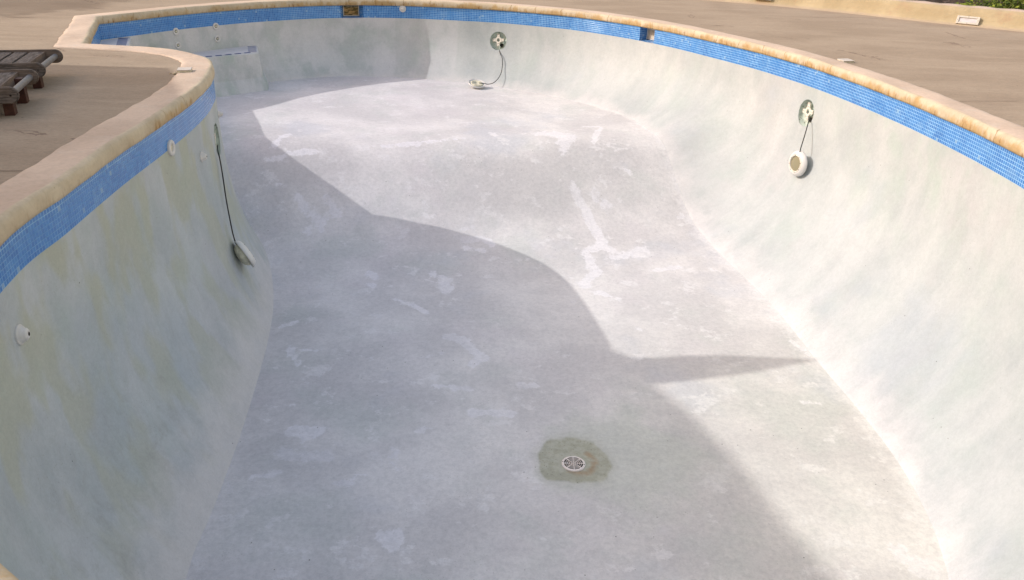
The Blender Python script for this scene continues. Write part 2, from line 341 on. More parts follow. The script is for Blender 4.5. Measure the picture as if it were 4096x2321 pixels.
def wall_frame(x, y, z, lift=0):
    p, n_ = wall_at(x, y, z); r_ = Vector((0, 0, 1)).cross(n_).normalized(); u_ = n_.cross(r_)
    m = Matrix.Identity(4)
    for k in range(3): m[k][0] = r_[k]; m[k][1] = u_[k]; m[k][2] = n_[k]; m[k][3] = p[k]+n_[k]*lift
    return m                                                       # x right (seen from the water), y up the wall, z out of the wall

pool = empty('swimming_pool', (0, 5, 0), label='drained kidney-shaped swimming pool with pale stained plaster and blue mosaic waterline band', cat='swimming pool')
def P_(o):
    o.parent = pool; o.matrix_parent_inverse = Matrix.Translation((0, -5, 0)); return o

# niches of the underwater lamps: (x, y, z) near the wall
NICHES = [(-.32, 12.94, -.545), (3.046, 8.42, -.545), (-2.60, 6.70, -.565)]
NR = .14
V = []; F = []; UV = []; A = {'yellow': [], 'green': [], 'grey': [], 'crease': [], 'pale': [], 'foot': []}
for i in range(N+1):
    ii = i % N
    for j in range(NV+1):
        v = j/NV; p = wall_pt(ii, v); V.append(p); UV.append((arc[i], ZB-p.z))
        x, y = PO[ii]
        left = 1.0 if (x < -1.5 and y < 7) else 0.0
        A['yellow'].append(left*(1-v*.5))
        rgt = max(0, 1-abs(y-6.3)/2.6) if x > 1 else 0
        fl = .55 if (y > 9 and x < -1.3) else 0
        A['green'].append(max(rgt*max(0, 1-v*1.6)*.9, fl*.75, .3*left*(1-v), .10))
        A['pale'].append(.75 if (y > 9 and x < -2.0) else (.4 if (y > 9 and x < -1.0) else 0)); A['foot'].append(max(0, (v-.62)/.38) if left else max(0, (v-.8)/.2)*.7)  # pale: smears, plus painted brightening of the shaded far-left wall
        A['grey'].append((max(0, min(1, (v-.3)*2.5))*max(0, min(1, (6-y)/2))*.95 if left else max(0, v-.45)*.12))  # streaks made stronger at near left to imitate vignetting
        A['crease'].append(max(0, (v-.66)/.34)**1.2*(.62 if x > 0 and y < 9.8 else (.4 if not left else .36)))
W = NV+1
fr = [wall_frame(*q) for q in NICHES]; inv = [m.inverted() for m in fr]
hit_ids = [set() for _ in fr]
for i in range(N):
    for j in range(NV):
        a, b, c, d = i*W+j, (i+1)*W+j, (i+1)*W+j+1, i*W+j+1
        cen = (V[a]+V[b]+V[c]+V[d])/4; skip = False
        for k, m in enumerate(inv):
            q = m @ cen
            if abs(q.z) < .2 and math.hypot(q.x, q.y) < NR+.012: skip = True; hit_ids[k].update((a, b, c, d))
        if not skip: F.append((a, b, c, d))
used = {v_ for f_ in F for v_ in f_}
for k, (m, im) in enumerate(zip(fr, inv)):                        # pull the rim of each opening onto a true circle
    for vi in hit_ids[k] & used:
        q = im @ V[vi]; r_ = math.hypot(q.x, q.y)
        if r_ > 1e-4: q.x *= NR/r_; q.y *= NR/r_; V[vi] = m @ q
    # second ring stays where it was
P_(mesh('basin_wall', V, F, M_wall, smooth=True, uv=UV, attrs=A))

# basin floor --------------------------------------------------------------
STROKES = [([(-2.73,8.69),(-2.66,8.99)],0.047,0.8),([(-2.75,8.48),(-2.57,8.56)],0.046,0.8),([(-2.6,8.58),(-2.15,8.73)],0.028,0.8),([(-1.56,8.9),(-1.02,9.11)],0.029,0.9),([(-1.02,9.11),(-0.6,9.29)],0.019,0.9),([(-2.35,8.14),(-2.24,8.03),(-2.04,7.92)],0.057,0.75),([(-2.6,8.24),(-2.49,8.24)],0.04,0.6),([(-2.06,8.2),(-1.91,8.06)],0.054,0.6),([(-2.2,7.79),(-2.03,7.83)],0.052,0.6),([(-0.57,8.06),(-0.43,8.1)],0.027,1),([(-0.52,7.88),(-0.35,7.94),(-0.22,7.85)],0.044,1),([(-0.5,7.74),(-0.3,7.71)],0.031,0.8),([(-1.43,7.16),(-1.35,7.11)],0.043,0.9),([(-1.42,6.93),(-1.34,6.94)],0.032,0.6),([(-0.78,7.23),(-0.62,6.97)],0.082,0.7),([(-1.09,6.67),(-0.91,6.57),(-0.76,6.43)],0.028,0.9),([(-2.02,6.09),(-1.89,6.19)],0.029,0.9),([(-1.85,5.72),(-1.71,5.51)],0.041,0.7),([(-1.76,5.73),(-1.57,5.75)],0.014,0.8),([(-0.57,6.03),(-0.4,5.99),(-0.33,5.81),(-0.21,5.71),(-0.3,5.61)],0.039,1),([(-0.73,5.7),(-0.55,5.77)],0.021,0.8),([(0.27,9.63),(0.64,9.6),(0.56,9.32)],0.091,1),([(1.0,9.9),(0.93,9.48)],0.031,1),([(-0.32,9.56),(-0.25,9.46)],0.04,0.8),([(0.9,8.7),(1.09,8.62)],0.085,0.6),([(0.67,8.76),(0.82,8.51),(0.98,8.03),(0.77,7.81),(0.86,7.42),(0.72,7.15)],0.057,1),([(0.94,7.96),(1.17,7.79)],0.053,0.8),([(0.86,6.99),(1.04,6.83)],0.024,1),([(0.91,9.38),(1.07,10.01)],0.032,1),([(0.83,10.07),(1.06,10.1)],0.018,1),([(0.98,7.71),(1.41,7.89)],0.06,0.8),([(1.46,7.5),(1.75,7.61)],0.033,1),([(2.05,7.59),(2.16,7.58)],0.015,1),([(0.78,6.98),(1.04,6.86)],0.02,1),([(0.91,8.68),(1.13,8.64)],0.07,0.6),([(1.28,9.09),(1.36,9.08)],0.025,0.9),([(1.84,8.59),(1.95,8.63)],0.028,0.8),([(1.71,8.85),(1.74,8.82)],0.029,0.8),([(1.11,6.3),(1.17,6.29)],0.019,0.8),([(2.48,6.16),(2.57,6.0)],0.043,0.8),([(2.36,3.59),(2.5,3.49)],0.072,0.9),([(2.27,5.25),(2.45,5.22)],0.025,0.6),([(-1.54,4.64),(-1.35,4.65),(-1.42,4.53)],0.042,1),([(-1.55,4.41),(-1.43,4.37),(-1.22,4.38)],0.041,0.9),([(-1.11,4.09),(-1.02,4.12)],0.034,0.9),([(-1.0,4.18),(-0.85,4.22)],0.015,0.8),([(-0.8,4.44),(-0.73,4.28)],0.045,0.75),([(-0.65,4.69),(-0.56,4.73)],0.021,1),([(-1.67,4.13),(-1.5,4.19)],0.026,0.75),([(-0.73,3.63),(-0.62,3.64),(-0.66,3.57)],0.037,1),([(-0.27,4.95),(0.03,4.95)],0.032,1),([(-0.59,5.28),(-0.28,5.25)],0.023,0.8),([(0.08,5.32),(0.19,5.33)],0.029,0.9),([(-0.77,5.68),(-0.58,5.73)],0.022,0.8),([(-1.83,5.7),(-1.71,5.51)],0.041,0.8),([(-2.02,5.46),(-1.98,5.37)],0.02,1),([(-1.7,4.94),(-1.57,4.95)],0.012,0.8)]
STAIN = [(0.21,4.29),(0.20,4.5),(0.28,4.66),(0.45,4.71),(0.61,4.66),(0.705,4.50),(0.735,4.38),(0.68,4.2),(0.45,4.15),(0.25,4.19)]
def seg_d(px, py, a, b):
    ax, ay = a; bx, by = b; dx, dy = bx-ax, by-ay; L2 = dx*dx+dy*dy
    t = 0 if L2 == 0 else max(0, min(1, ((px-ax)*dx+(py-ay)*dy)/L2))
    return math.hypot(px-ax-t*dx, (py-ay-t*dy)*.62)
def poly_d(px, py, P):
    ins = False; d = 9
    for a, b in zip(P, P[1:]+P[:1]):
        d = min(d, seg_d(px, py, a, b))
        if (a[1] > py) != (b[1] > py) and px < (b[0]-a[0])*(py-a[1])/(b[1]-a[1])+a[0]: ins = not ins
    return d if ins else -d
bd = [Vector((b.x, b.y)) for b in BASE]
sub = bd[::2] if N % 2 == 0 else bd[:-1:2]+[bd[-1]]
sub = bd
gp = []; st = .05; bb = [(min(p.x for p in sub), max(p.x for p in sub)), (min(p.y for p in sub), max(p.y for p in sub))]
def inside(px, py, P):
    c = False
    for a, b in zip(P, P[1:]+P[:1]):
        if (a.y > py) != (b.y > py) and px < (b.x-a.x)*(py-a.y)/(b.y-a.y)+a.x: c = not c
    return c
y = bb[1][0]; row = 0
while y < bb[1][1]:
    xs = sorted(a.x+(b.x-a.x)*(y-a.y)/(b.y-a.y) for a, b in zip(sub, sub[1:]+sub[:1]) if (a.y > y) != (b.y > y))
    for x0, x1 in zip(xs[::2], xs[1::2]):
        x = x0+.03+(st/2 if row % 2 else 0)
        while x < x1-.03: gp.append(Vector((x, y))); x += st
    y += st*.9; row += 1
nb = len(sub)
cv, _, cf, _, _, _ = G.delaunay_2d_cdt(sub+gp, [(i, (i+1) % nb) for i in range(nb)], [], 1, 1e-5)
V = [(p.x, p.y, zf(p.x, p.y)) for p in cv]
A = {'patch': [], 'stain': [], 'rust': [], 'damp': [], 'crease': []}
buck = {}
for p in sub: buck.setdefault((int(p.x//.5), int(p.y//.5)), []).append(p)
for p in cv:
    x, y = p; best = 0
    for pts, w_, a_ in STROKES:
        if abs(pts[0][0]-x) > 2.2 or abs(pts[0][1]-y) > 2.8: continue
        d = min(seg_d(x, y, a, b) for a, b in zip(pts, pts[1:])); best = max(best, a_*max(0, 1.12-.5*d/(w_*.78)))
    A['patch'].append(best if best > .0 else 0)
    A['stain'].append(max(-1, min(1, .52+poly_d(x, y, STAIN)*6-.10)) if abs(x-.46) < 1 and abs(y-4.4) < 1 else -1)
    dr = math.hypot(x-.50, (y-4.40)*.9); A['rust'].append(max(0, 1-abs(dr-.105)/.085)*(.85 if (x > .52 or y < 4.34) else .25))
    A['damp'].append(max(0, 1-math.hypot((x-.85)/1.3, (y-4.5)/1.2)))
    kx, ky = int(x//.5), int(y//.5); dm = 1.0
    for a in (kx-1, kx, kx+1):
        for b in (ky-1, ky, ky+1):
            for q in buck.get((a, b), ()): dm = min(dm, math.hypot(q.x-x, q.y-y))
    ws = .28 if x > 0 and y < 9.8 else .13
    A['crease'].append(max(0, 1-dm/ws)*(.8 if x > 0 else .5))
P_(mesh('basin_floor', V, cf, M_floor, smooth=True, attrs=A))

# mosaic band with gaps for the two skimmers --------------------------------
SK = [near(-2.615, 13.0), near(1.765, 11.35)]
gapsz = [5, 4]
gap = set()
for c_, g_ in zip(SK, gapsz):
    for k in range(-g_, g_): gap.add((c_+k) % N)
V = []; F = []; UV = []; A = {'grout': [], 'lime': []}; HN = 7
for i in range(N+1):
    ii = i % N; x, y = PO[ii]
    for j in range(HN+1):
        z = ZB+(ZT-ZB)*j/HN; V.append((x, y, z)); UV.append((arc[i], j*T))
        faint = (x < -1.5 and y < 8.0) or (y > 9.5 and x < -3.6)
        A['grout'].append((.45 if j < 6 else .95) if faint else (1.0 if x > -1.6 else .85))
        A['lime'].append((.42 if j >= 6 else .0) if not faint else .1)
for i in range(N):
    if i in gap: continue
    for j in range(HN): F.append((i*(HN+1)+j, (i+1)*(HN+1)+j, (i+1)*(HN+1)+j+1, i*(HN+1)+j+1))
P_(mesh('tile_band', V, F, M_mosaic, uv=UV, attrs=A))

# coping ---------------------------------------------------------------------
PROF = [(.05, -.093, 0), (0, -.094, 0), (-.014, -.090, .012), (-.018, -.070, .032), (-.018, -.035, .067), (-.013, -.016, .087), (-.004, -.005, .101), (.010, -.0005, .116), (.03, .0005, .136), (.08, .001, .186), (.14, .001, .246), (.20, 0, .306), (.236, -.002, .342), (.246, -.008, .352), (.250, -.022, .366), (.250, -.09, .43)]
V = []; F = []; UV = []; A = {'ochre': [], 'drip': []}; K = len(PROF)
sm = [NO[i] for i in range(N)]
for i in range(N+1):
    ii = i % N; x, y = PO[ii]; s = arc[i]
    wob = .004*math.sin(s*7.1)+.003*math.sin(s*17.3+1); wob2 = .006*math.sin(s*3.3)+.005*math.sin(s*11.7+2)+.003*math.sin(s*29)
    for k, (d, z, vv) in enumerate(PROF):
        off = d+(wob*.6 if d < 0 else (wob2 if d > .22 else 0))
        zz = z+(.0025*math.sin(s*5.3+k) if k > 4 and k < 12 else 0)
        V.append((x-sm[ii].x*off, y-sm[ii].y*off, zz)); UV.append((s, vv))
        left = x < -1.5 and y < 7.9
        A['ochre'].append((.10 if not (5.1 < y < 5.9) else .75) if left else (.9 if x > -3.4 else .55))
        A['drip'].append((.3 if not (4.9 < y < 6.0) else 1.0) if left else .95)
for i in range(N):
    for k in range(K-1): F.append((i*K+k, i*K+k+1, (i+1)*K+k+1, (i+1)*K+k))
P_(mesh('coping', V, F, M_coping, smooth=True, uv=UV, attrs=A))

# deck: one sheet with the pool cut out ---------------------------------------
outer = [(-30, -20), (14, -20), (12.5, 3), (9.6, 8.6), (8.2, 10.5), (6.96, 11.71), (6.08, 12.4), (5.15, 13.53), (3.94, 14.51), (2.6, 15.3), (-3, 17.5), (-30, 24)]
hole = [(PO[i]-NO[i]*.225) for i in range(0, N, 3)]
po = [Vector((a, b, 0)) for a, b in outer]; ph = [Vector((p.x, p.y, 0)) for p in hole]
tris = G.tessellate_polygon([po, ph]); allv = po+ph
deck = mesh('pool_deck', [(p.x, p.y, -.012) for p in allv], tris, M_deck); tag(deck, kind='structure')

# ---------------------------------------------------------------- lamp niches in the wall
M_cup = NT('niche_cup', .8); _c = M_cup.mix(M_cup.ramp(M_cup.noise(M_cup.obj, 16, 7, .65), .35, .62), (.36, .43, .385), (.50, .57, .52))
_c = M_cup.mix(M_cup.ramp(M_cup.noise(M_cup.scale(M_cup.obj, (1, 1, 1), (3, 1, 2)), 30, 8, .7), .55, .66), _c, (.10, .10, .075)); M_cup.col(_c); M_cup = M_cup.m
M_grime = plain('niche_side_grime', (.16, .15, .11), .9, .1, .5, 40)
def plate_bm(m):                                                  # four-armed fixing bracket
    bm = bmesh.new(); L, wd, c = .092, .021, .040
    pts = []
    for k in range(4):
        a = k*math.pi/2; ca, sa = math.cos(a), math.sin(a)
        for x, y in ((c*.98, -c*.72), (c*1.15, -wd), (L-.006, -wd), (L, -wd+.006), (L, wd-.006), (L-.006, wd), (c*1.15, wd), (c*.98, c*.72)):
            pts.append((x*ca-y*sa, x*sa+y*ca))
    inner = [(.026*math.cos(2*math.pi*(i+.5)/32-.55), .026*math.sin(2*math.pi*(i+.5)/32-.55)) for i in range(32)]
    for z0, z1 in ((0, .012),):
        o0 = [bm.verts.new((x, y, z0)) for x, y in pts]; o1 = [bm.verts.new((x, y, z1)) for x, y in pts]
        i0 = [bm.verts.new((x, y, z0)) for x, y in inner]; i1 = [bm.verts.new((x, y, z1)) for x, y in inner]
        n_ = len(pts)
        for i in range(n_):
            j = (i+1) % n_
            bm.faces.new((o0[i], o0[j], o1[j], o1[i])); bm.faces.new((i0[j], i0[i], i1[i], i1[j]))
            bm.faces.new((o1[i], o1[j], i1[j], i1[i])); bm.faces.new((o0[j], o0[i], i0[i], i0[j]))
    for v in bm.verts: v.co = m @ v.co
    return bm
for q, rotz in zip(NICHES, (.06, .12, .1)):
    m = wall_frame(*q)
    bm = bmesh.new(); lathe(bm, [(0, -.058), (NR-.02, -.058), (NR-.008, -.050)], 48, m); cup = P_(bm_obj('light_niche', bm, M_cup, None, True))
    bm = bmesh.new(); lathe(bm, [(NR-.008, -.050), (NR+.002, -.02), (NR+.004, .002)], 48, m); bm_obj('niche_rim', bm, M_cup, cup, True)
    bm = plate_bm(m @ Matrix.Translation((-.01, .015, -.030)) @ Matrix.Rotation(rotz, 4, 'Z')); bm_obj('bracket', bm, M_creamp, cup)
    bm = bmesh.new()
    for k in range(4):
        a = k*math.pi/2+rotz
        for rr, s_ in ((.079, .0045), (.052, .004)):
            lathe(bm, [(0, .0005), (s_, .0005), (s_, 0)], 10, m @ Matrix.Translation((-.01+rr*math.cos(a), .015+rr*math.sin(a), -.0175)))
    bm_obj('screw_hole', bm, M_hole, cup)
    bm = bmesh.new(); lathe(bm, [(0, .0), (.030, .0), (.033, .006), (.024, .012), (.020, .012), (.018, .002), (0, .002)], 20, m @ Matrix.Translation((.048, -.062, -.054))); bm_obj('conduit', bm, M_grime, cup)
    bm = bmesh.new(); lathe(bm, [(0, 0), (.027, 0)], 20, m @ Matrix.Translation((.046, -.060, -.040))); bm_obj('cable_hole', bm, M_hole, cup)
    for ch in cup.children: ch.matrix_parent_inverse = Matrix.Translation((0, -5, 0))
for o in pool.children_recursive:
    if o.parent != pool: o.matrix_parent_inverse = Matrix.Identity(4)

# ---------------------------------------------------------------- skimmers
def skimmer(c_, g_, depth, taper, tiled_floor, flapmat, fl):
    a = Vector((*PO[(c_-g_) % N], 0)); b = Vector((*PO[(c_+g_) % N], 0)); n_ = Vector((*NO[c_], 0))
    X = (b-a).normalized(); Y = -n_.normalized(); mid = (a+b)/2; hw = (b-a).length/2
    if X.cross(Vector((0, 0, 1))).dot(Y) < 0: pass
    def pt(x, y, z): return mid+X*x+Y*y+Vector((0, 0, z))
    h = hw*taper; zt = ZT+.004; zb = ZB+.012
    V = [pt(-hw, 0, ZB), pt(-hw, 0, zt), pt(-h, depth, zb), pt(-h, depth, zt), pt(hw, 0, ZB), pt(hw, 0, zt), pt(h, depth, zb), pt(h, depth, zt)]
    F = []; VV = []; UVs = []
    def quad(i, j, k, l, uv):
        n0 = len(VV)
        for q_, u_ in zip((i, j, k, l), uv): VV.append(V[q_]); UVs.append(u_)
        F.append((n0, n0+1, n0+2, n0+3))
    H = T*7; D = math.hypot(depth, hw-h)
    quad(0, 1, 3, 2, ((0, 0), (0, H), (D, H), (D, 0))); quad(4, 6, 7, 5, ((0, 0), (D, 0), (D, H), (0, H)))
    quad(0, 2, 6, 4, ((0, 0), (0, D), (2*hw, D), (2*hw, 0)))
    body = P_(mesh('skimmer', VV, F, M_mosaic, uv=UVs, attrs={'grout': [.75]*len(VV), 'lime': [0]*len(VV)}))
    VV2 = [pt(-h, depth, zb), pt(h, depth, zb), pt(h, depth, zt), pt(-h, depth, zt), pt(-hw, 0, zt), pt(hw, 0, zt)]
    mesh('back', VV2, [(0, 1, 2, 3), (4, 5, 2, 3)], M_creamp if fl else M_grime, body)
    Mx = Matrix.Identity(4)
    for k in range(3): Mx[k][0] = X[k]; Mx[k][1] = Y[k]; Mx[k][3] = mid[k]
    bm = bmesh.new(); y0, y1, t_ = depth-.014, depth-.002, .014
    e = h-.004 if not fl else h*.98
    for lo, hi in (((-e, y0, zb+.004), (-e+t_, y1, zt-.006)), ((e-t_, y0, zb+.004), (e, y1, zt-.006)), ((-e+t_, y0, zb+.004), (e-t_, y1, zb+.004+t_)), ((-e+t_, y0, zt-.006-t_*.5), (e-t_, y1, zt-.006))):
        box(bm, lo, hi, Mx, .002)
    bm_obj('frame', bm, plain('skimmer_frame', (.40, .39, .36), .5) if not fl else M_white, body)
    bm = bmesh.new(); tilt = Mx @ Matrix.Translation((0, depth-.012, zb+.02)) @ Matrix.Rotation(R(-6), 4, 'X')
    box(bm, (-e+t_+.003, 0, 0), (e-t_-.003, .004, zt-zb-.05), tilt, .001); bm_obj('flap', bm, flapmat, body)
M_mirror = NT('wet_steel_flap', .12, .5); M_mirror.col(M_mirror.mix(M_mirror.ramp(M_mirror.noise(M_mirror.scale(M_mirror.obj, (1, 1, 3)), 11, 5), .42, .6), (.045, .045, .03), (.17, .15, .12))); M_mirror.b.inputs['Metallic'].default_value = .7; M_mirror = M_mirror.m
skimmer(SK[0], gapsz[0], .10, .72, True, M_mirror, False)
skimmer(SK[1], gapsz[1], .14, .99, True, plain('skimmer_door', (.50, .44, .36), .5, .3, .15, 8), True)

M_inlet = plain('inlet_plastic', (.56, .56, .56), .5, .4, .06, 20); M_light = plain('light_frame', (.50, .48, .44), .5, .3, .06, 20)
# ---------------------------------------------------------------- water inlets
def jet(x, y, z, kind, r=.048, rotn=None, gp=None):
    m = wall_frame(x, y, z)
    if z > ZB:                                                    # on the mosaic band
        i = near(x, y); n_ = Vector((*NO[i], 0)).normalized(); r_ = Vector((0, 0, 1)).cross(n_)
        m = Matrix.Identity(4); u_ = Vector((0, 0, 1)); p = Vector((*PO[i], z))
        for k in range(3): m[k][0] = r_[k]; m[k][1] = u_[k]; m[k][2] = n_[k]; m[k][3] = p[k]
    bm = bmesh.new()
    if kind == 'cap': prof = [(r, 0), (r, .010), (r*.94, .015), (r*.62, .016), (r*.56, .012), (r*.5, .020), (r*.3, .026), (0, .027)]
    elif kind == 'open': prof = [(r, 0), (r, .010), (r*.93, .017), (r*.6, .017), (r*.52, .010), (r*.5, -.02)]
    elif kind == 'cone': prof = [(r, 0), (r, .007), (r*.93, .010), (r*.84, .010), (r*.80, .018), (r*.66, .022), (r*.60, .032), (r*.40, .040), (r*.2, .042), (r*.24, .034)]
    else: prof = [(r, 0), (r, .008), (r*.93, .013), (r*.60, .013), (r*.52, .006), (r*.40, .004)]
    lathe(bm, prof, 36, m); ob = P_(bm_obj('water_inlet', bm, M_inlet, None, True))
    bm = bmesh.new()
    if kind == 'cone': lathe(bm, [(0, .0424), (r*.19, .0424), (r*.20, .041)], 20, m)
    elif kind == 'open': lathe(bm, [(0, .004), (r*.52, .004)], 24, m)
    elif kind == 'ring': lathe(bm, [(r*.40, .004), (r*.36, .001), (0, .001)], 24, m)
    else: lathe(bm, [(0, .0281), (r*.12, .0275)], 20, m)
    bm_obj('opening', bm, M_aged if kind == 'open' else (M_white if kind == 'cap' else M_hole), ob)
    if kind == 'ring':
        bm = bmesh.new(); lathe(bm, [(r*.27, .002), (r*.27, .010), (r*.2, .013), (r*.10, .012), (r*.09, .005), (0, .005)], 20, m); bm_obj('nozzle', bm, M_aged, ob, True)
    return ob
jet(-4.633, 11.085, -.295, 'ring'); jet(-4.633, 11.085, -.475, 'ring'); jet(-4.29, 11.63, -.285, 'ring'); jet(-4.285, 11.63, -.455, 'ring')
jet(-1.877, 13.15, -.135, 'cap', .052); jet(-2.412, 5.37, -.272, 'open', .056); jet(-2.475, 6.02, -.52, 'cone', .040); jet(-2.25, 3.126, -.514, 'cone', .048); jet(-2.68, 7.02, -.42, 'cone', .032)

# ---------------------------------------------------------------- bench and steps by the far left corner
def slab(name, top, flare, zt, zb, bev=.02, parent=None):
    cx = sum(p[0] for p in top)/len(top); cy = sum(p[1] for p in top)/len(top); bm = bmesh.new()
    A_ = [bm.verts.new((x, y, zt)) for x, y in top]; B_ = [bm.verts.new((x+f[0], y+f[1], zb)) for (x, y), f in zip(top, flare)]
    C_ = [bm.verts.new((x+f[0]*.28, y+f[1]*.28, zt+(zb-zt)*.55)) for (x, y), f in zip(top, flare)]
    n_ = len(top); ft = bm.faces.new(A_)
    for i in range(n_):
        j = (i+1) % n_; bm.faces.new((A_[j], A_[i], C_[i], C_[j])); bm.faces.new((C_[j], C_[i], B_[i], B_[j]))
    bmesh.ops.bevel(bm, geom=list(ft.edges), offset=bev, segments=3, affect='EDGES', profile=.5)
    V = [v.co.copy() for v in bm.verts]; bm.verts.index_update(); F = [[v.index for v in f.verts] for f in bm.faces]; bm.free()
    uv = [(v.x+v.y, -v.z) for v in V]; z0 = {'yellow': [0]*len(V), 'green': [.9]*len(V), 'grey': [.0]*len(V), 'crease': [0]*len(V), 'pale': [.7]*len(V), 'foot': [0]*len(V)}
    return P_(mesh(name, V, F, M_wall, uv=uv, attrs=z0))
bench = slab('bench', [(-3.97, 12.35), (-3.67, 11.46), (-4.19, 10.95), (-4.95, 10.2), (-5.25, 10.35), (-4.7, 11.3)], [(.16, .06), (.16, -.16), (.17, -.17), (.17, -.17), (0, 0), (0, 0)], -.60, -1.2)
def strips(name, cells, z, mat, parent):
    bm = bmesh.new()
    for q in cells:
        a = [bm.verts.new((x, y, z)) for x, y in q]; b = [bm.verts.new((x, y, z-.006)) for x, y in q]
        bm.faces.new(a)
        for i in range(4): bm.faces.new((a[i], a[(i+1) % 4], b[(i+1) % 4], b[i]))
    o = bm_obj(name, bm, mat, parent); return o
def along(p0, p1, inw, off, wd, ln, gap_, n_, start):
    d = (Vector(p1)-Vector(p0)).normalized(); q = Vector(inw).normalized(); out = []
    for k in range(n_):
        s = start+k*(ln+gap_); a = Vector(p0)+d*s+q*off
        out.append([tuple(a), tuple(a+d*ln), tuple(a+d*ln+q*wd), tuple(a+q*wd)])
    return out
inw = Vector((-.70, .71))
tp = strips('white_top', [[(-3.93, 12.15), (-3.71, 11.50), (-4.87, 10.34), (-5.0, 10.55)]], -.5965, M_steptop, bench)
strips('edge_tiles', along((-3.68, 11.47), (-4.20, 10.955), inw, .03, .032, .085, .055, 11, .10)+along((-3.69, 11.50), (-3.86, 12.0), (-.94, -.3), .02, .11, .028, .085, 5, .02), -.5935, M_darktile, bench)
D_ = Vector((-.86, 2.10)).normalized(); Q_ = Vector((D_.y, -D_.x))
c0 = Vector((-4.32, 8.02)); c1 = Vector((-5.18, 10.12)); wl = [(.33, -.287), (.66, -.45), (.99, -.75)]
prev = -.06
for k, (wd, z) in enumerate(wl):
    a = c0+Q_*prev-D_*.05; b = c0+Q_*wd-D_*.05; L_ = (c1-c0).length
    st_ = slab('step', [tuple(a), tuple(b), tuple(b+D_*(L_+.2+wd*.35)), tuple(a+D_*(L_+.25+max(0, prev)*.35))], [(0, 0), tuple(Q_*.06), tuple(Q_*.06), (0, 0)], z, -1.2, .015)
    if k == 0:
        strips('white_top', [[tuple(c0), tuple(c0+Q_*.31), tuple(c0+Q_*.31+D_*(L_+.06)), tuple(c1-D_*.02)]], z+.0035, M_steptop, st_)
    strips('edge_tiles', along(tuple(c0+Q_*wd), tuple(c0+Q_*wd+D_), tuple(-Q_), .03, .11, .026, .055, 26, .3), z+.0065, M_darktile, st_)
    prev = wd-.02
for o in pool.children_recursive:
    if o.parent != pool: o.matrix_parent_inverse = Matrix.Identity(4)

# ---------------------------------------------------------------- floor drain
dx, dy = .457, 4.379; dz = zf(dx, dy)
bm = bmesh.new(); lathe(bm, [(.082, -.02), (.082, .004), (.078, .008), (.066, .009), (.066, -.01)], 72, Matrix.Translation((dx, dy, dz)))
dr = P_(bm_obj('drain_cover', bm, M_drain, None))
bm = bmesh.new(); bands = [0, .005, .0145, .0175, .0270, .0300, .0395, .0425, .0520, .0550, .0655]; nA = 192; grid = {}
for i, r_ in enumerate(bands):
    for j in range(nA): grid[i, j] = bm.verts.new((dx+r_*math.cos(2*math.pi*j/nA)+(.00001*math.cos(j) if i == 0 else 0), dy+r_*math.sin(2*math.pi*j/nA)+(.00001*math.sin(j) if i == 0 else 0), dz+.009))
for i in range(len(bands)-1):
    for j in range(nA):
        slot = (i % 2 == 1); spoke = min(j % 24, 24-j % 24) <= (1 if i > 4 else 2)
        if slot and not spoke: continue
        bm.faces.new((grid[i, j], grid[i, (j+1) % nA], grid[i+1, (j+1) % nA], grid[i+1, j]))
bmesh.ops.remove_doubles(bm, verts=bm.verts, dist=.0001); bmesh.ops.delete(bm, geom=[v for v in bm.verts if not v.link_faces], context='VERTS')
ex = bmesh.ops.extrude_face_region(bm, geom=bm.faces[:]); bmesh.ops.translate(bm, vec=(0, 0, -.005), verts=[v for v in ex['geom'] if isinstance(v, bmesh.types.BMVert)])
bm_obj('grille', bm, M_drain, dr)
bm = bmesh.new(); lathe(bm, [(0, -.0005), (.067, -.0005)], 40, Matrix.Translation((dx, dy, dz+.0035))); bm_obj('sump', bm, M_hole, dr)
bm = bmesh.new()
for s_ in (-1, 1): lathe(bm, [(0, .0105), (.0035, .0105), (.004, .008)], 12, Matrix.Translation((dx+s_*.073, dy-s_*.012, dz)))
bm_obj('screw', bm, M_grime, dr)
for o in dr.children: o.matrix_parent_inverse = Matrix.Identity(4)

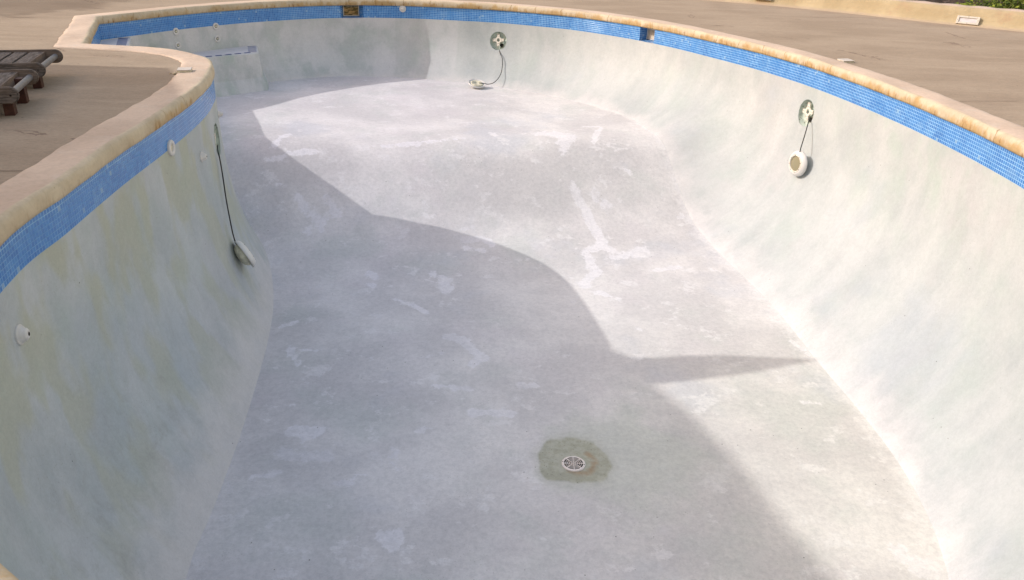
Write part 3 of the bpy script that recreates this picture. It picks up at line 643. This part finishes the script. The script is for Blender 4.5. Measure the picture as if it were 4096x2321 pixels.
# ---------------------------------------------------------------- the three lamps pulled out of their niches
def frame_from(p, n_, upv=(0, 0, 1)):
    n_ = Vector(n_).normalized(); x = Vector(upv).cross(n_).normalized(); y = n_.cross(x); m = Matrix.Identity(4)
    for k in range(3): m[k][0] = x[k]; m[k][1] = y[k]; m[k][2] = n_[k]; m[k][3] = p[k]
    return m
def lamp(p, n_, label, cable, dish=False):
    root = empty('pool_lamp', p, None, label, 'pool lamp', 'underwater lamps hanging out of their niches')
    m = frame_from((0, 0, 0), n_); pt = lambda o: (setattr(o, 'parent', root), o)[1]
    bm = bmesh.new()
    lathe(bm, [(.096, .034), (.101, .037), (.106, .034), (.121, .024), (.133, .008), (.135, -.002), (.134, -.010), (.128, -.010), (.120, -.002), (.098, .006), (.092, .008)], 64, m); pt(bm_obj('face_ring', bm, M_white, None, True))
    bm = bmesh.new(); lathe(bm, [(.096, .034), (.092, .040), (.081, .041), (.078, .032), (.078, .026)], 64, m); ri = pt(bm_obj('lens_ring', bm, M_creamp, None, True))
    bm = bmesh.new(); lathe(bm, [(.079, .027), (.055, .033), (.025, .037), (0, .038)], 40, m); pt(bm_obj('lens', bm, M_lens, None, True))
    bm = bmesh.new()
    for k in range(8):
        a = k*math.pi/4+.25; lathe(bm, [(0, .0425), (.0042, .0425), (.0042, .039)], 10, m @ Matrix.Translation((.0865*math.cos(a), .0865*math.sin(a), 0)))
    pt(bm_obj('screw', bm, M_hole, None))
    bm = bmesh.new()
    if dish: lathe(bm, [(.092, .008), (.094, -.004), (.078, -.010), (.074, -.004), (.060, -.012), (.055, -.006), (.03, -.008), (.026, -.002), (0, -.002)], 48, m)
    else: lathe(bm, [(.092, .008), (.104, -.008), (.100, -.03), (.080, -.052), (.045, -.064), (0, -.067)], 48, m)
    pt(bm_obj('back_shell', bm, M_aged, None, True))
    if not dish:
        bm = bmesh.new()
        for k in range(3): box(bm, (.103, .024+k*.007, .0318-k*.0004), (.121, .0255+k*.007, .0335), m @ Matrix.Rotation(.3, 4, 'Z') @ Matrix.Rotation(0, 4, 'Z'))
        bm.free()
    c_ = tube('cable', [Vector(q)-Vector(p) for q in smoothpts(cable, 6)], .0055, M_black, root, 8)
    return root
def sc_pts(L_, k): C0 = Vector((0, 0, 1.27)); return [tuple(C0+(Vector(q)-C0)*k) for q in L_]
lamp((2.945, 8.085, -1.003), (-.93, -.34, .06), 'white round lamp with cloudy lens hanging flat on the sunlit right wall', sc_pts([(3.088, 8.4, -.583), (3.067, 8.34, -.602), (3.039, 8.28, -.668), (2.998, 8.2, -.768), (2.965, 8.14, -.846), (2.965, 8.15, -.93)], .992))
lamp((-2.30, 6.24, -1.432), (.70, .50, .40), 'white lamp hanging edge-on below its niche on the shaded left wall', sc_pts([(-2.60, 6.73, -.625), (-2.576, 6.66, -.658), (-2.553, 6.62, -.721), (-2.525, 6.56, -.836), (-2.487, 6.47, -1.03), (-2.452, 6.4, -1.163), (-2.42, 6.34, -1.277), (-2.405, 6.33, -1.355)], .985))
lamp((-.635, 12.26, -1.085), (-.14, .24, -.95), 'upturned lamp resting back side up on the shallow floor by the far wall', [(-.26, 12.97, -.60), (-.316, 12.88, -.685), (-.268, 12.78, -.786), (-.265, 12.66, -.923), (-.298, 12.52, -1.017), (-.378, 12.4, -1.09), (-.472, 12.34, -1.108), (-.515, 12.28, -1.085), (-.602, 12.25, -1.075)], True)

# ---------------------------------------------------------------- deck details
def lid(c, ang, s_, z, label):
    o = empty('junction_box_lid', (c[0], c[1], z), (R(1.5), R(-1), ang), label, 'cover plate', 'pool light junction boxes at the coping edge')
    bm = bmesh.new(); box(bm, (-s_, -s_, 0), (s_, s_, .008), None, .002); bm_obj('lid', bm, plain('lid_plastic', (.50, .46, .42), .6, .3, .1), o)
    bm = bmesh.new()
    box(bm, (-s_*.95, -s_*.95, -.018), (s_*.95, s_*.95, -.001)); bm_obj('box', bm, M_aged, o)
lid((3.357, 8.42), R(12), .062, .003, 'pale square lid at the deck side of the sunlit right coping'); lid((-2.795, 6.738), R(14), .056, .014, 'pale square lid bedded in broken mortar on the left coping')
for k, (a, b, s_) in enumerate(((-2.845, 6.655, .020), (-2.80, 6.640, .013), (-2.885, 6.66, .010), (-2.73, 6.70, .012))):
    bm = bmesh.new(); bmesh.ops.create_icosphere(bm, subdivisions=2, radius=s_)
    for v in bm.verts: v.co *= 1+.25*(hash2(k*97+v.index)-.5); v.co.z *= .5
    o = bm_obj('mortar_crumb', bm, M_coping); o.location = (a, b, -.012+s_*.35)
    tag(o, ['largest crumb of mortar beside the left coping lid', 'small mortar crumb under the near edge of the left coping lid', 'smallest mortar crumb lying left of the left coping lid', 'mortar crumb at the right corner of the left coping lid'][k], 'mortar crumb', 'mortar crumbs round the left lid')
def strip(name, pts, wd, z, mat):
    V = []; F = []
    P = smoothpts([(a, b) for a, b in pts], 6) if len(pts) > 2 else [tuple(Vector(pts[0]).lerp(Vector(pts[1]), k/30)) for k in range(31)]
    for i, p in enumerate(P):
        t = Vector(P[min(i+1, len(P)-1)])-Vector(P[max(i-1, 0)]); n_ = Vector((-t.y, t.x)).normalized()*wd*(.35+.9*hash2(i*31+int(pts[0][0]*100)))
        V += [(p[0]-n_.x, p[1]-n_.y, z), (p[0]+n_.x, p[1]+n_.y, z)]
        if i: F.append((2*i-2, 2*i-1, 2*i+1, 2*i))
    o = mesh(name, V, F, mat); return tag(o, kind='structure')
strip('deck_joint', [(3.605, 6.55), (6.8, 7.05)], .0035, -.008, M_dark_joint)
strip('deck_joint', [(-2.56, 3.95), (-6.5, 3.35)], .0035, -.008, M_dark_joint)
strip('deck_crack', [(2.42, 11.2), (2.6, 11.17), (2.85, 11.12)], .010, -.008, M_dark_joint)
strip('deck_crack', [(4.35, 12.6), (4.7, 12.65), (5.0, 12.75), (5.5, 12.65)], .006, -.008, M_dark_joint)
strip('deck_crack', [(3.6, 12.3), (3.9, 12.25), (4.1, 12.2)], .006, -.008, M_dark_joint)

# low rendered wall along the far edge of the deck ---------------------------
M_low = NT('ochre_render', .85, .2); _c = M_low.mix(M_low.ramp(M_low.noise(M_low.obj, 1.8, 6, .6), .35, .65), (.35, .29, .185), (.42, .355, .235))
_c = M_low.mix(M_low.ramp(M_low.noise(M_low.scale(M_low.obj, (1, 1, 1), (5, 2, 1)), 2.4, 7, .6), .56, .68, 0, .8), _c, (.36, .27, .18))
_z = M_low.sep(M_low.obj)[2]; _c = M_low.mix(M_low.ramp(M_low.math('ADD', _z, M_low.math('MULTIPLY', M_low.noise(M_low.obj, 4, 5), .05)), .055, .02, 0, .6), _c, (.40, .32, .25))
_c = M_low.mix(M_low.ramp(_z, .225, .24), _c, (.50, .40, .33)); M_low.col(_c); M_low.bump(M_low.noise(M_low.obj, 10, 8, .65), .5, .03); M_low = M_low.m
WP = smoothpts([(-12, 20.5), (-3, 17.5), (1.2, 16.0), (3.94, 14.51), (5.15, 13.53), (6.08, 12.5), (6.96, 11.71), (8.2, 10.5), (9.6, 8.6), (12.5, 3), (14, -12)], 10)
def sweep(name, path, prof, mat, parent=None, smooth=True):
    V = []; F = []; K_ = len(prof)
    for i, p in enumerate(path):
        t = (Vector(path[min(i+1, len(path)-1)])-Vector(path[max(i-1, 0)])).normalized(); n_ = Vector((-t.y, t.x))
        for k, (d, z) in enumerate(prof): V.append((p[0]+n_.x*d, p[1]+n_.y*d, z+(.006*math.sin(i*1.7+k) if .01 < z < .3 else 0)))
        if i:
            for k in range(K_-1): F.append(((i-1)*K_+k, (i-1)*K_+k+1, i*K_+k+1, i*K_+k))
    return mesh(name, V, F, mat, parent, smooth)
lw = empty('low_wall', (5, 13.5, 0), None, 'low ochre rendered wall edging the far side of the deck', 'low wall')
for nm, pf, mt in (('wall', [(-.10, -.012), (-.05, .004), (-.02, .03), (.0, .07), (.02, .16), (.035, .205), (.06, .228), (.10, .238), (.36, .236), (.41, .22), (.42, .15), (.42, -3.5)], M_low),):
    o = sweep(nm, WP, pf, mt, lw); o.matrix_parent_inverse = Matrix.Translation((-5, -13.5, 0))
M_stone = plain('grey_stone', (.25, .225, .21), .9, .2, .4, 7)
o = sweep('stone_edge', [p for p in WP if p[0] > 6.2], [(.43, -3.4), (.43, .19), (.72, .16), (.76, .12), (.76, -3.4)], M_stone, lw, False); o.matrix_parent_inverse = Matrix.Translation((-5, -13.5, 0))
for j, (bx_, by_) in enumerate(((6.52, 12.06), (4.04, 14.44))):
    i = min(range(len(WP)), key=lambda q: (WP[q][0]-bx_)**2+(WP[q][1]-by_)**2); p = Vector(WP[i]); t = (Vector(WP[i+1])-Vector(WP[i-1])).normalized(); n_ = Vector((t.y, -t.x))
    if j == 0: p = Vector((6.48, 12.12))
    z0 = (.065, .12)[j]
    m = frame_from((0, 0, 0), (n_.x, n_.y, .32))
    ro = empty('wall_light', (p.x+n_.x*.03, p.y+n_.y*.03, z0), None, ['white rectangular step light near the right end of the low wall', 'white rectangular step light in the low wall at the top edge, farther along'][j], 'wall light', 'step lights set into the low wall')
    bm = bmesh.new()
    for lo, hi in (((-.15, -.055, -.02), (-.118, .055, .012)), ((.118, -.055, -.02), (.15, .055, .012)), ((-.118, .03, -.02), (.118, .055, .012)), ((-.118, -.055, -.02), (.118, -.03, .012))): box(bm, lo, hi, m, .003)
    bm_obj('frame', bm, M_light, ro)
    bm = bmesh.new(); box(bm, (-.119, -.031, -.018), (.119, .031, -.002), m); bm_obj('panel', bm, plain('light_panel', (.46, .46, .50), .4), ro)
    bm = bmesh.new()
    for sx, sy in ((-.134, 0), (.134, 0), (0, .043), (0, -.043)): lathe(bm, [(0, .0128), (.004, .0128), (.004, .01)], 8, m @ Matrix.Translation((sx, sy, 0)))
    bm_obj('screw', bm, M_hole, ro)

# ---------------------------------------------------------------- loungers
M_wood = NT('weathered_teak', .8, .2); o_ = M_wood.obj
_g = M_wood.noise(M_wood.scale(o_, (1.5, 12, 14)), 6, 8, .65); _c = M_wood.mix(M_wood.ramp(_g, .35, .65), (.042, .038, .038), (.15, .132, .126))
_c = M_wood.mix(M_wood.ramp(M_wood.noise(o_, 3, 5), .45, .65, 0, .6), _c, (.22, .165, .135)); M_wood.col(_c); M_wood.bump(_g, .5, .004); M_wood = M_wood.m
M_slat = NT('weathered_slat', .8, .2); o_ = M_slat.obj
_g = M_slat.noise(M_slat.scale(o_, (12, 1.5, 14)), 6, 8, .65); _c = M_slat.mix(M_slat.ramp(_g, .35, .65), (.07, .06, .057), (.19, .165, .155)); M_slat.col(_c); M_slat.bump(_g, .5, .004); M_slat = M_slat.m
M_leg = plain('red_hardwood', (.05, .02, .017), .6, .3, .35, 20); M_tube = plain('grey_tube', (.13, .135, .155), .5, .4, .1, 12)
def lounger(label):
    root = empty('sun_lounger', (0, 0, 0), None, label, 'sun lounger', 'wooden sun loungers on the shaded deck')
    Wd = .66; z0, z1 = .098, .202; zc = (z0+z1)/2; rr = (z1-z0)/2
    for s_, yy in ((0, 0), (1, Wd-.036)):
        bm = bmesh.new(); prof = [(1.95, z0), (1.95, z1)]+[(rr-rr*math.sin(a)*1.0, zc+rr*math.cos(a)) for a in (math.pi*k/14 for k in range(15))]
        A_ = [bm.verts.new((x, yy, z)) for x, z in prof]; B_ = [bm.verts.new((x, yy+.036, z)) for x, z in prof]
        bm.faces.new(A_); bm.faces.new(B_[::-1])
        for i in range(len(prof)): j = (i+1) % len(prof); bm.faces.new((A_[i], A_[j], B_[j], B_[i]))
        bmesh.ops.recalc_face_normals(bm, faces=bm.faces)
        bmesh.ops.bevel(bm, geom=[e for e in bm.edges if abs(e.verts[0].co.y-e.verts[1].co.y) < 1e-5], offset=.007, segments=2, affect='EDGES')
        rail = bm_obj('side_rail', bm, M_wood, root)
        bm = bmesh.new(); lathe(bm, [(0, 0), (.006, 0), (.006, .002)], 10, Matrix.Translation((.045, yy+(.0 if s_ == 0 else .0), zc)) @ Matrix.Rotation(R(90), 4, 'X')); bm_obj('bolt', bm, M_hole, rail)
    x = .135
    while x < 1.85:
        bm = bmesh.new(); box(bm, (x, .037, .165), (x+.088, Wd-.037, .188), None, .004); bm_obj('slat', bm, M_slat, root); x += .108
    bm = bmesh.new(); box(bm, (.118, .037, .108), (.134, Wd-.037, .188), None, .003); bm_obj('end_board', bm, M_wood, root)
    bm = bmesh.new(); lathe(bm, [(.021, .034), (.021, Wd-.034)], 20, Matrix.Translation((.052, 0, zc)) @ Matrix.Rotation(R(-90), 4, 'X')); bm_obj('end_tube', bm, M_tube, root, True)
    for lx in (.085, 1.78):
        for ly in (.145, Wd-.145): bm = bmesh.new(); box(bm, (lx-.015, ly-.038, 0), (lx+.045, ly+.038, .168), None, .003); bm_obj('leg', bm, M_leg, root)
    return root
Lv = Vector((-.954, -.30, 0)); ang = math.atan2(Lv.y, Lv.x)
def place(o, x, y, da=0): o.location = (x, y, -.012); o.rotation_euler = (0, 0, ang+da)
l1 = lounger('farther slatted wooden lounger, its end bar nearest the coping corner')
# local Y must point away from the camera: mirror the lounger by turning its frame
def flip(root):
    for o in root.children_recursive:
        if o.type == 'MESH' and not o.data.get('fl'):
            o.data.transform(Matrix.Scale(-1, 4, (0, 1, 0))); o.data.flip_normals(); o.data['fl'] = 1
flip(l1); place(l1, -3.46, 5.87)
for o in l1.children:
    if o.name.startswith('leg') and min(v.co.x for v in o.data.vertices) < .2 and max(v.co.y for v in o.data.vertices) < -.4: far_leg = o
l2 = l1.copy(); link(l2); l2['label'] = 'nearer slatted wooden lounger, cut by the left edge of the photo'
for ch in list(l1.children):
    c_ = ch.copy(); link(c_, l2)
    for g_ in ch.children: link(g_.copy(), c_)
place(l2, -3.17, 5.03, R(1.5))
far_leg.location.x = .27

# ---------------------------------------------------------------- unseen shapes added off frame to cast shadows into the picture
def prism(name, P, z0, z1, mat, parent=None):
    bm = bmesh.new(); a = [bm.verts.new((x, y, z0)) for x, y in P]; b = [bm.verts.new((x, y, z1)) for x, y in P]
    bm.faces.new(a[::-1]); bm.faces.new(b)
    for i in range(len(P)): j = (i+1) % len(P); bm.faces.new((a[i], a[j], b[j], b[i]))
    return bm_obj(name, bm, mat, parent)
def unshadow(P, h): return [(x-1.60*h-.10, y-.05*h) for x, y in P]
M_blocker = plain('blocker_render', (.62, .55, .45), .9, .2, .06, 2); M_caster = plain('caster_cloth', (.6, .56, .48), .9, .1, .05, 2)
A_P = [(-6.5, 6.9), (-3.5, 6.91), (-2.95, 6.92), (-2.72, 6.5), (-2.5, 5.9), (-2.25, 5.70), (-2.0, 5.71), (-1.8, 5.75), (-1.4, 5.79), (-.62, 5.78), (-1.3, 5.52), (-1.8, 5.38), (-2.25, 5.28), (-2.6, 5.0), (-6.5, 4.6)]  # added sheet, outline worked back from the spike shadow it casts
sl = empty('shade_caster', (0, 0, 0), None, 'cream shade sail on posts left of the loungers, added outside the frame for its shade', 'shade caster')
prism('caster', unshadow(A_P, 2.2), 2.2, 2.22, M_caster, sl)
for a, b in ((-9.8, 6.7), (-9.8, 4.6)): prism('caster_post', [(a-.04, b-.04), (a+.04, b-.04), (a+.04, b+.04), (a-.04, b+.04)], -.02, 2.2, M_tube, sl)
B_P = [(-3.2, 6.86), (-2.75, 6.2), (-2.40, 5.5), (-2.18, 5.1), (-2.03, 4.78), (-1.84, 4.28), (-1.70, 3.68), (-1.57, 3.25), (-1.30, 2.2), (-.9, 0), (0, -5), (-8, -5), (-8, 6.86)]  # added slab, outline worked back from the soft shade edge on the pool
hs = empty('blocker', (-18, 0, 0), None, 'rendered house left of the pool, added outside the frame to cast shade', 'blocker')
o = prism('blocker_slab', unshadow(B_P, 3.7), 3.7, 3.82, M_blocker, hs); o.matrix_parent_inverse = Matrix.Translation((18, 0, 0))
o = prism('wall', [(-13.8, -5), (-9.6, -5), (-9.6, 6.2), (-13.8, 6.2)], -.05, 3.7, M_blocker, hs); o.matrix_parent_inverse = Matrix.Translation((18, 0, 0))  # unseen block added under the shading slab
M_occluder_leaf = NT('occluder_leaves', .7, .2); _c = M_occluder_leaf.mix(M_occluder_leaf.noise(M_occluder_leaf.obj, 1.7, 4), (.03, .055, .012), (.13, .17, .03)); M_occluder_leaf.col(_c); M_occluder_leaf = M_occluder_leaf.m
M_bark = plain('bark', (.14, .10, .07), .9, .1, .3)
def leafball(name, cx, cy, cz, rx, rz, n_, s_, seed, parent, mat):
    rd = random.Random(seed); V = []; F = []
    lobes = [(rd.gauss(0, .45)*rx, rd.gauss(0, .45)*rx, rd.uniform(-.4, .6)*rz, rd.uniform(.35, .6)) for _ in range(9)]
    for _ in range(n_):
        lx, ly, lz, lr = rd.choice(lobes); d = Vector((rd.gauss(0, 1), rd.gauss(0, 1), rd.gauss(0, 1))).normalized()*(rd.random()**.4)
        c = Vector((cx+lx+d.x*lr*rx, cy+ly+d.y*lr*rx, max(cz+lz+d.z*lr*rz, cz-rz*.9)))
        a = Vector((rd.gauss(0, 1), rd.gauss(0, 1), rd.gauss(0, 1))).normalized(); b = a.orthogonal().normalized(); q = s_*rd.uniform(.6, 1.4); k = len(V)
        V += [c+a*q, c+b*q*.45, c-a*q, c-b*q*.45]; F.append((k, k+1, k+2, k+3))
    return mesh(name, V, F, mat, parent)
tr = empty('occluder', (-13.9, 11.6, 0), None, 'leafy tree beyond the left end of the deck, added outside the frame for its soft shadow', 'occluder')
leafball('occluder_crown', 0, 0, 4.0, 1.9, 1.1, 5200, .10, 3, tr, M_occluder_leaf)  # unseen leaf cards added to soften the shadow on the far-left deck
bm = bmesh.new(); lathe(bm, [(.16, -.1), (.12, 1.5), (.08, 3.2), (.03, 4.2)], 12); bm_obj('occluder_trunk', bm, M_bark, tr, True)

# ---------------------------------------------------------------- hillside beyond the wall
M_hill = NT('scrub_ground', .95, .1); _o = M_hill.obj
_c = M_hill.mix(M_hill.ramp(M_hill.noise(_o, .9, 10, .7), .38, .62), (.045, .035, .028), (.14, .105, .085))
_c = M_hill.mix(M_hill.ramp(M_hill.noise(M_hill.scale(_o, (1, 1, 1), (4, 4, 4)), 2.4, 10, .75), .56, .66), _c, (.20, .17, .165)); M_hill.col(_c); M_hill.bump(M_hill.noise(_o, 1.8, 10, .7), 1, .4); M_hill = M_hill.m
def hz(x, y):
    d = math.hypot(x-5, y-8); return -3.6+.058*max(0, d-6)+.25*math.sin(x*.7)*math.cos(y*.6)+.12*math.sin(x*2.1+y*1.3)
V = []; F = []; xs = [-900, -400, -200, -100, -50]+[-32+i*1.2 for i in range(90)]+[80, 110, 160, 300, 600, 1200]; ys = [-900, -400, -150, -60, -30]+[-20+i*1.2 for i in range(90)]+[92, 110, 160, 300, 600, 1200]
for j, y in enumerate(ys):
    for i, x in enumerate(xs):
        V.append((x, y, hz(x, y) if not (-34 < x < 14 and -22 < y < 24) or (y > 14 or x > 9) else -4.2))
        if i and j: k = j*len(xs)+i; F.append((k-1-len(xs), k-len(xs), k, k-1))
tag(mesh('hillside', V, F, M_hill, smooth=True), kind='structure')
rd = random.Random(5); V = []; F = []
for _ in range(2600):
    t = rd.uniform(9, 60); a = R(rd.uniform(8, 48)); x = 6+t*math.sin(a); y = 12+t*math.cos(a); z = hz(x, y); s_ = rd.uniform(.05, .22)
    for q in range(9):
        d = Vector((rd.gauss(0, 1), rd.gauss(0, 1), abs(rd.gauss(0, 1))+.3)).normalized(); c = Vector((x, y, z))+d*s_*rd.random()*1.6
        b = d.orthogonal().normalized(); k = len(V); V += [c, c+d*s_*.9+b*s_*.2, c+d*s_*1.2, c+d*s_*.8-b*s_*.2]; F.append((k, k+1, k+2, k+3))
M_scrub = NT('dry_scrub', .95, .1); M_scrub.col(M_scrub.mix(M_scrub.ramp(M_scrub.noise(M_scrub.obj, .8, 5), .4, .6), (.075, .052, .04), (.16, .12, .09))); M_scrub = M_scrub.m
tag(mesh('dry_scrub', V, F, M_scrub), 'dry brown scrub covering the slope beyond the low wall', 'scrub', kind='stuff')
M_gb = NT('green_bush', .7, .2); M_gb.col(M_gb.mix(M_gb.ramp(M_gb.noise(M_gb.obj, 2.6, 4), .4, .62), (.045, .07, .010), (.20, .24, .03))); M_gb = M_gb.m
BUSH = [(14.6, 25.0, 1.5, 'small green bush at the left end of the row beyond the low wall'), (17.2, 26.2, 2.0, 'middle green bush beyond the low wall, widest of the row'), (19.4, 25.8, 1.8, 'green bush beyond the low wall nearest the right edge'), (12.7, 24.4, 1.15, 'lowest olive bush beyond the low wall, left of the others')]
for k, (x, y, s_, lb) in enumerate(BUSH):
    z = hz(x, y); b_ = empty('bush', (x, y, z), None, lb, 'bush', 'green bushes beyond the low wall')
    leafball('foliage', 0, 0, s_*.75, s_, s_*.8, int(2600*s_), .07, 20+k, b_, M_gb)
    tube('stem', [(0, 0, -.1), (.03, .02, s_*.5), (.0, .05, s_)], .02, M_bark, b_, 6)
o = tube('hanging_wire', [(7.2, 18.5, .12), (7.593, 17.0, .017), (7.779, 16.5, -.025), (7.80, 15.8, -.045), (7.81, 14.9, -.06), (7.85, 13.2, -.3)], .012, M_black, None, 6); tag(o, 'thin black wire slanting down behind the low wall at top right', 'wire')

# ---------------------------------------------------------------- pieces that came out of one loop become parts of their own
def split_loose(ob, min_n=2):
    me = ob.data; n_ = len(me.vertices); par = list(range(n_))
    def f(a):
        while par[a] != a: par[a] = par[par[a]]; a = par[a]
        return a
    for e in me.edges: par[f(e.vertices[0])] = f(e.vertices[1])
    grp = {}
    for p in me.polygons: grp.setdefault(f(p.vertices[0]), []).append(p)
    if len(grp) < min_n: return
    base = ob.name.split('.')[0]; par_ob = ob.parent; mi = ob.matrix_parent_inverse.copy(); first = True; res_ = []
    for ps in grp.values():
        ids = sorted({v for p in ps for v in p.vertices}); mp = {v: i for i, v in enumerate(ids)}
        nm = bpy.data.meshes.new(base); nm.from_pydata([tuple(me.vertices[v].co) for v in ids], [], [[mp[v] for v in p.vertices] for p in ps])
        for m_ in me.materials: nm.materials.append(m_)
        if ps[0].use_smooth: nm.polygons.foreach_set('use_smooth', [True]*len(nm.polygons))
        res_.append(nm)
    ob.data = res_[0]
    for nm in res_[1:]:
        o = link(bpy.data.objects.new(base, nm), par_ob); o.matrix_parent_inverse = mi; o.location = ob.location
for o in list(bpy.data.objects):
    if o.type == 'MESH' and o.name.split('.')[0] in ('edge_tiles', 'screw_hole', 'screw'): split_loose(o)
for o in bpy.data.objects:
    if o.name.startswith('edge_tiles'): o.name = o.name.replace('edge_tiles', 'edge_tile')
